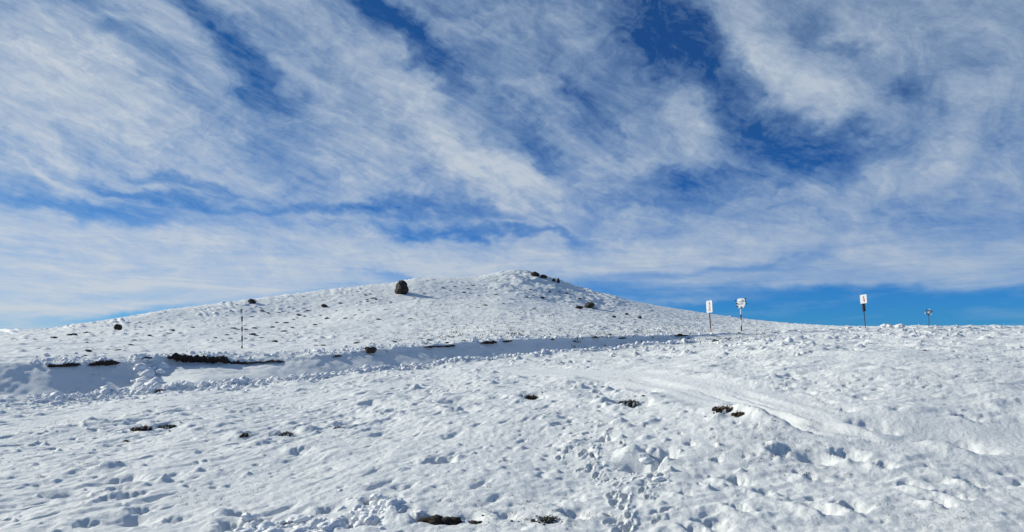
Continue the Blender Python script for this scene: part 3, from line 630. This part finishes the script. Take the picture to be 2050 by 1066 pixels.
for lst, lb in ((TL, 'dark tuft at the left end of the hill, well left of the banded pole'), (TM, 'dark tuft on the slope around the banded pole'),
                (TR, 'dark tuft on the slope between the banded pole and the large boulder'), (TS, 'dark tuft high on the slope between large boulder and summit'),
                (TE, 'dark tuft on the right flank of the hill'), (TB, 'dark tuft on the lumpy snow edge just above the sunken road')):
    ex_ = {}
    for nm_, key in (('leftmost', lambda q: q[0]), ('rightmost', lambda q: -q[0]), ('highest', lambda q: q[1]), ('lowest', lambda q: -q[1]), ('widest', lambda q: -q[2])):
        for q in sorted(lst, key=key):
            if q not in ex_: ex_[q] = nm_; break
    for (px_, py_, wp) in lst:
        lb2 = (ex_[(px_, py_, wp)] + ' ' + lb) if (px_, py_, wp) in ex_ else lb.replace('dark tuft', 'small dark tuft', 1)
        ridge = float(np.interp(px_, PR, yR))
        x_, y_, z_ = hit(px_, max(py_ + .5, ridge + 1.5)); s_ = wp * y_ / F * .95
        r = empty('grass_tuft', (x_, y_, z_), random.Random(cnt).uniform(-.5, .5)); r.scale = (s_, s_ * .9, s_ * random.Random(cnt + 1).uniform(.45, .75))
        tag(r, lb2, 'grass tuft', lb.replace('dark tuft', 'dark tufts'))
        a_, b_ = protos[cnt % 6]
        for nm, mm in (('earth', a_), ('grass_blades', b_)): tag(link(bpy.data.objects.new(nm, mm), r), kind='stuff' if nm == 'grass_blades' else None)
        cnt += 1

# ------------------------------------------------------------------ snow clods
clod_protos = []
for k in range(8):
    m_ = blob_mesh('clod', (1, .9, .75), 500 + k, 1 if k < 6 else 2, .55, 1.3, 0, CLOD, .5)
    vs = np.array([v.co[:] for v in m_.vertices]); fs = np.array([p.vertices[:] for p in m_.polygons]); clod_protos.append((vs, fs)); bpy.data.meshes.remove(m_)
def clods(spots, label, seed):
    rnd = np.random.RandomState(seed); VV = []; FF = []; off = 0
    P = np.array(spots); z_ = H(P[:, 0], P[:, 1])
    for (x_, y_, r_), zz_ in zip(spots, z_):
        vs, fs = clod_protos[rnd.randint(0, 6 if r_ < .12 else 8)]; t = rnd.rand() * 6.283; c_, s_ = math.cos(t), math.sin(t)
        v = vs * r_ * np.array([1, rnd.uniform(.7, 1.1), rnd.uniform(.6, 1.2)]); v = np.stack([v[:, 0]*c_ - v[:, 1]*s_, v[:, 0]*s_ + v[:, 1]*c_, v[:, 2]], 1)
        VV.append(v + [x_, y_, zz_ + r_ * (.2 if seed == 1 else -.15)]); FF.append(fs + off); off += len(vs)
    mm = mesh_np('snow_clods', np.vstack(VV), np.vstack(FF), True); mm.materials.append(CLOD)
    o = link(bpy.data.objects.new('snow_clods', mm)); tag(o, label, 'snow clods', kind='stuff'); return o
rs = np.random.RandomState(7); sp_ = []
for _ in range(3600):
    p = rs.uniform(60, 1400); dn = float(np.interp(p, GPX, GD[6])); n_ = .5 + .5 * math.sin(p * .05) * math.sin(p * .021 + 1)
    d_ = dn + rs.normal(0, .34) - (rs.exponential(.6) if p < 650 and rs.rand() < .45 else 0); r_ = min(.19, .03 + rs.exponential(.032)) * (.75 + .5 * n_)
    sp_.append(((p - CX) / F * d_, d_, r_))
for _ in range(900):                                        # broken edge on the far bank
    p = rs.uniform(60, 1420); dt = float(np.interp(p, GPX, GD[10])); d_ = dt + rs.exponential(.9) - .1
    sp_.append(((p - CX) / F * d_, d_, .03 + rs.exponential(.035)))
for _ in range(110):                                        # collapsed snow spilling down the far bank
    p = rs.normal(292, 13); f_ = rs.rand(); dn = float(np.interp(p, GPX, GD[7])); dt = float(np.interp(p, GPX, GD[10])); d_ = dn + (dt - dn) * f_
    sp_.append(((p - CX) / F * d_, d_, .08 + min(.25, rs.exponential(.08))))
clods(sp_, 'loose snow clods ploughed up along the edges of the sunken road', 1)
sp_ = []
for (cx_, cy_, sx_, sy_, n_, rm) in [(520, 1055, 60, 12, 90, .030), (620, 1050, 60, 14, 120, .030), (740, 1030, 45, 22, 150, .030), (790, 1015, 30, 12, 50, .026), (1500, 690, 60, 8, 90, .09), (1700, 668, 120, 5, 60, .07), (1260, 960, 60, 30, 60, .018), (1190, 900, 40, 25, 50, .016), (1560, 680, 50, 6, 50, .09)]:
    for _ in range(int(n_ * .7)):
        px_, py_ = rs.normal(cx_, sx_ * .6), rs.normal(cy_, sy_ * .6)
        x_, y_, z_ = flat_hit(px_, py_); sp_.append((x_, y_, rm * (.5 + rs.exponential(.7))))
clods(sp_, 'loose snow crumbs scattered over the foreground snow', 2)
for k, (px_, py_, wp, hp, lb) in enumerate([(755, 1000, 30, 20, 'rounded snow chunk at the top of the lumpy heap in the foreground'), (785, 1012, 26, 26, 'tall shaded snow chunk on the right of the lumpy heap'),
     (500, 1038, 34, 18, 'snow chunk left in the bottom row of lumps, beside a blue hollow'), (742, 1048, 26, 26, 'upright snow chunk beside the dark slot in the lumpy heap'),
     (596, 1042, 40, 18, 'broad snow chunk above the dark gap in the bottom row of lumps'), (842, 1030, 24, 16, 'smooth snow chunk just left of the wide black earth gap'),
     (655, 1055, 40, 16, 'low snow chunk at the bottom edge between the dark gap and the heap'), (1318, 962, 26, 12, 'snow chunk on the rim of the deep right hand footprint')]):
    x_, y_, z_ = hit(px_, py_); s_ = y_ / F
    o = link(bpy.data.objects.new('snow_chunk', blob_mesh('snow_chunk', (wp * s_ * .5, wp * s_ * .45, hp * s_ * .42), 80 + k, 3, .5, 1.3, 0, CLOD, .4)))
    o.location = (x_, y_, z_ + .01); tag(o, lb, 'snow chunk', 'snow chunks in the foreground')

# ------------------------------------------------------------------ countless grass tips pricking through
def tips(spots, label, seed, m, nb=(4, 9)):
    rnd = np.random.RandomState(seed); P = np.array(spots); z_ = H(P[:, 0], P[:, 1]); V_ = []; F_ = []
    for (x_, y_, r_), zz_ in zip(spots, z_):
        for k in range(rnd.randint(*nb)):
            t = rnd.rand() * 6.283; q = r_ * math.sqrt(rnd.rand()); bx_, by_ = x_ + q * 1.5 * math.cos(t), y_ + q * math.sin(t); an = rnd.rand() * 6.283
            h = r_ * rnd.uniform(.15, .5); wv = r_ * rnd.uniform(.08, .18); i = len(V_); ln = r_ * rnd.uniform(.2, .9)
            V_ += [(bx_ - wv, by_, zz_ - h), (bx_ + wv, by_ + wv * .5, zz_ - h), (bx_ + math.cos(an) * ln, by_ + math.sin(an) * ln, zz_ + h)]; F_.append((i, i + 1, i + 2))
    mm = mesh_np('grass_tips', V_, F_, False); mm.materials.append(m); o = link(bpy.data.objects.new('grass_tips', mm)); tag(o, label, 'grass tips', kind='stuff')
sp_ = []
while len(sp_) < 1500:
    p, q = rs.uniform(60, 1990), rs.uniform(690, 1060); x_, y_, z_ = flat_hit(p, q)
    if pn(np.array([x_ * .5]), np.array([y_ * .4]), 401)[0] > .12 and y_ < 60: sp_.append((x_, y_, (.012 + .0015 * y_) * (.5 + min(1.1, rs.exponential(.5)))))
tips(sp_, 'sparse dark grass tips pricking through the foreground snow', 3, GRD)
sp_ = []
while len(sp_) < 3400:
    p = rs.uniform(560, 1560) if rs.rand() < .3 else rs.uniform(820, 1560); yr_ = float(np.interp(p, PR, yR)); q = rs.uniform(yr_ + 4, 672)
    if q < yr_ + 4 or (q < 595 and rs.rand() < .75): continue
    f_ = (672 - q) / max(5, 672 - yr_); d_ = 42 + (146 - 42) * f_ ** 1.1; sp_.append(((p - CX) / F * d_, d_, rs.uniform(.10, .28)))
tips(sp_, 'fine speckle of grass tips over the right half of the hill', 4, GRD, (4, 8))
# ------------------------------------------------------------------ signs and poles
def tube(name, p0, p1, r, m, parent, n=12):
    p0, p1 = Vector(p0), Vector(p1); ax = (p1 - p0); q = ax.to_track_quat('Z', 'Y'); bm = bmesh.new()
    bmesh.ops.create_cone(bm, cap_ends=True, segments=n, radius1=r, radius2=r, depth=ax.length)
    for v in bm.verts: v.co = q @ v.co + (p0 + p1) / 2
    me_ = bpy.data.meshes.new(name); bm.to_mesh(me_); bm.free(); me_.materials.append(m)
    return link(bpy.data.objects.new(name, me_), parent)
def plate(name, W, Hh, T_, m, parent, loc, rot=(0, 0, 0), bev=.02, poly=None):
    bm = bmesh.new()
    pts = poly or [(-W/2, -Hh/2), (W/2, -Hh/2), (W/2, Hh/2), (-W/2, Hh/2)]
    f = bm.faces.new([bm.verts.new((a_, 0, b_)) for a_, b_ in pts]); bm.normal_update()
    g = bmesh.ops.extrude_face_region(bm, geom=[f]); bmesh.ops.translate(bm, verts=[v for v in g['geom'] if isinstance(v, bmesh.types.BMVert)], vec=(0, T_, 0))
    bmesh.ops.recalc_face_normals(bm, faces=bm.faces)
    bmesh.ops.bevel(bm, geom=[e for e in bm.edges if abs(e.verts[0].co.y - e.verts[1].co.y) > T_ * .5], offset=bev, segments=2, affect='EDGES')
    me_ = bpy.data.meshes.new(name); bm.to_mesh(me_); bm.free(); me_.materials.append(m)
    o = link(bpy.data.objects.new(name, me_), parent); o.location = loc; o.rotation_euler = rot; return o
def at(px, d): x_ = (px - CX) / F * d; return x_, d, zat(x_, d)
# leaning sign
X, Y, Z = hit(1424, 670, 36, 60); u = Y / F
r = empty('trail_sign', (X, Y, Z)); tag(r, 'leaning trail sign with a tall white plate and red mark, left of the banded post', 'trail sign')
L0, L1 = (0, 0, -.3), (-5.0 * u, 0, 64 * u)
lerp = lambda t: tuple(L0[i] * (1 - t) + L1[i] * t for i in range(3))
tube('post', lerp(.28), lerp(.97), 1.05 * u, BROWN, r); tube('post_foot', L0, lerp(.28), 1.2 * u, PINK, r)
pl = plate('sign_plate', 15 * u, 24 * u, .03, WHITE, r, (-5.0 * u, -.12, 55.5 * u), (0, -.07, -1.0), .03)
plate('sign_mark', 0, 0, .012, PINK, pl, (.3 * u, -.013, 0), (0, 0, 0), .02, [(-.9*u, 5*u), (-1.7*u, -3*u), (-3.4*u, -9*u), (2.2*u, -9*u), (1.9*u, -2*u), (1.6*u, 5*u)])
plate('sign_mark', 3.0 * u, 4.0 * u, .014, RED, pl, (.5 * u, -.015, 7.0 * u), (0, 0, 0), .03)
o = link(bpy.data.objects.new('snow_collar', blob_mesh('snow_collar', (3.6 * u, 3.6 * u, 3.2 * u), 9, 3, .3, 1, 0, CLOD)), r); o.location = (.9 * u, -.1, .8 * u)
# banded post with round board
X, Y, Z = hit(1484.5, 663, 36, 70); u = Y / F
r = empty('marker_post', (X, Y, Z)); tag(r, 'black and white banded post carrying a frosted white board edged with dark studs', 'marker post')
cuts = [-6, 0, 11, 22.5, 33, 44, 62]; mts = [WHITE, BLACK, WHITE, BLACK, WHITE, GREY]
for i in range(6):
    sx_ = lambda t: -1.6 * u * t / 44
    tube('band' if i < 5 else 'post_top', (sx_(cuts[i]), 0, cuts[i] * u), (sx_(cuts[i+1]), 0, cuts[i+1] * u), 1.25 * u + (.0015 * (i % 2)), mts[i], r)
hx = [(-5, -10.5), (5, -10.5), (8.6, -3), (8.2, 6.5), (4, 9.5), (-5, 9), (-8.2, 6), (-8.4, -3)]
pl = plate('board', 0, 0, .05, WHITE, r, (-2.2 * u, -.1, 56 * u), (0, .02, -.85), .05, [(a_ * 1.12 * u, b_ * u) for a_, b_ in hx])
plate('board_stripe', 0, 0, .012, GREY, pl, (0, -.014, -1.0 * u), (0, 0, 0), .01, [(-5*u, -2.2*u), (4.6*u, -1.0*u), (5.2*u, .2*u), (-4*u, -1*u)])
for (a_, b_) in [(-9.4, 5), (-7.6, -1), (-7, -6.5), (9, 8.5), (8.8, 3.2), (10.6, -2), (1.2, -9)]:
    o = link(bpy.data.objects.new('stud', blob_mesh('stud', (1.7 * u, .05, 1.7 * u), 7, 2, .12, 1, 0, BLACK)), pl); o.location = (a_ * 1.18 * u, -.04, b_ * u)
o = link(bpy.data.objects.new('frost_crust', blob_mesh('frost_crust', (5.6 * u, .03, 2.6 * u), 17, 3, .35, 1.6, 0, CLOD)), pl); o.location = (-.5 * u, -.05, 4.6 * u)
# sign with black sleeve
X, Y, Z = hit(1733, 657, 40, 80); u = Y / F
r = empty('trail_sign', (X, Y, Z)); tag(r, 'trail sign with a short white plate above a black sleeve, on the right skyline', 'trail sign')
tube('post', (.1 * u, 0, -.3), (-4.6 * u, 0, 46 * u), .85 * u, BLUEG, r)
tube('black_sleeve', (-2.9 * u, 0, 33 * u), (-4.6 * u, 0, 50 * u), 2.9 * u, BLACK, r, 16)
pl = plate('sign_plate', 13.5 * u, 17.5 * u, .03, WHITE, r, (-6.9 * u, -.22, 57.5 * u), (0, -.08, -1.0), .03)
plate('sign_mark', 0, 0, .012, RED, pl, (.3 * u, -.013, 0), (0, 0, 0), .01, [(-1.3*u, -1*u), (-.3*u, -4.5*u), (2.1*u, -6.5*u), (2.4*u, -1*u), (1.3*u, 1.5*u)])
plate('sign_mark', 2.8 * u, 3.8 * u, .014, RED, pl, (.2 * u, -.015, 3.6 * u), (0, 0, 0), .03)
# far round sign
X, Y, Z = hit(1860, 656, 60, 104); u = Y / F
r = empty('marker_post', (X, Y, Z)); tag(r, 'farthest thin grey post with a small round dark and white board at the far right', 'marker post')
tube('post', (0, 0, -.3), (-.8 * u, 0, 27 * u), .6 * u, BLUEG, r)
circ = lambda R: [(R * math.cos(t * math.pi / 8), R * math.sin(t * math.pi / 8)) for t in range(16)]
pl = plate('board', 0, 0, .05, GREY, r, (-2.0 * u, -.1, 30.5 * u), (0, 0, -.6), .01, circ(4.8 * u))
plate('board_face', 0, 0, .015, WHITE, pl, (0, -.018, 0), (0, 0, 0), .005, circ(2.4 * u))
for t in range(6):
    a_ = t * math.pi / 3 + .3
    o = link(bpy.data.objects.new('stud', blob_mesh('stud', (1.25 * u, .05, 1.25 * u), 7, 2, .1, 1, 0, WHITE if t % 2 else BLACK)), pl); o.location = (6.0 * u * math.cos(a_), -.03, 6.0 * u * math.sin(a_))
# banded pole on the left
X, Y, Z = hit(484.5, 698, 32, 50); u = Y / F
r = empty('marker_post', (X, Y, Z)); tag(r, 'thin banded pole with a small frosted plate on the slope above the longest peat edge', 'marker post')
cuts = [-8, 0, 5, 14, 25, 34, 43, 54, 64, 80]; mts = [GREY, BLACK, WHITE, BLACK, WHITE, BLACK, WHITE, BLACK, WHITE]
for i in range(9): tube('band', (0, 0, cuts[i] * u), (0, 0, cuts[i+1] * u), (1.15 + (.35 if mts[i] is BLACK else 0)) * u, mts[i], r)
plate('sign_plate', 5.5 * u, 9 * u, .04, GREY, r, (.2 * u, -.09, 75 * u), (0, .05, .9), .03, [(-2.4*u, 4*u), (-1.6*u, -4.5*u), (1.6*u, -4.5*u), (2.4*u, 4*u)])
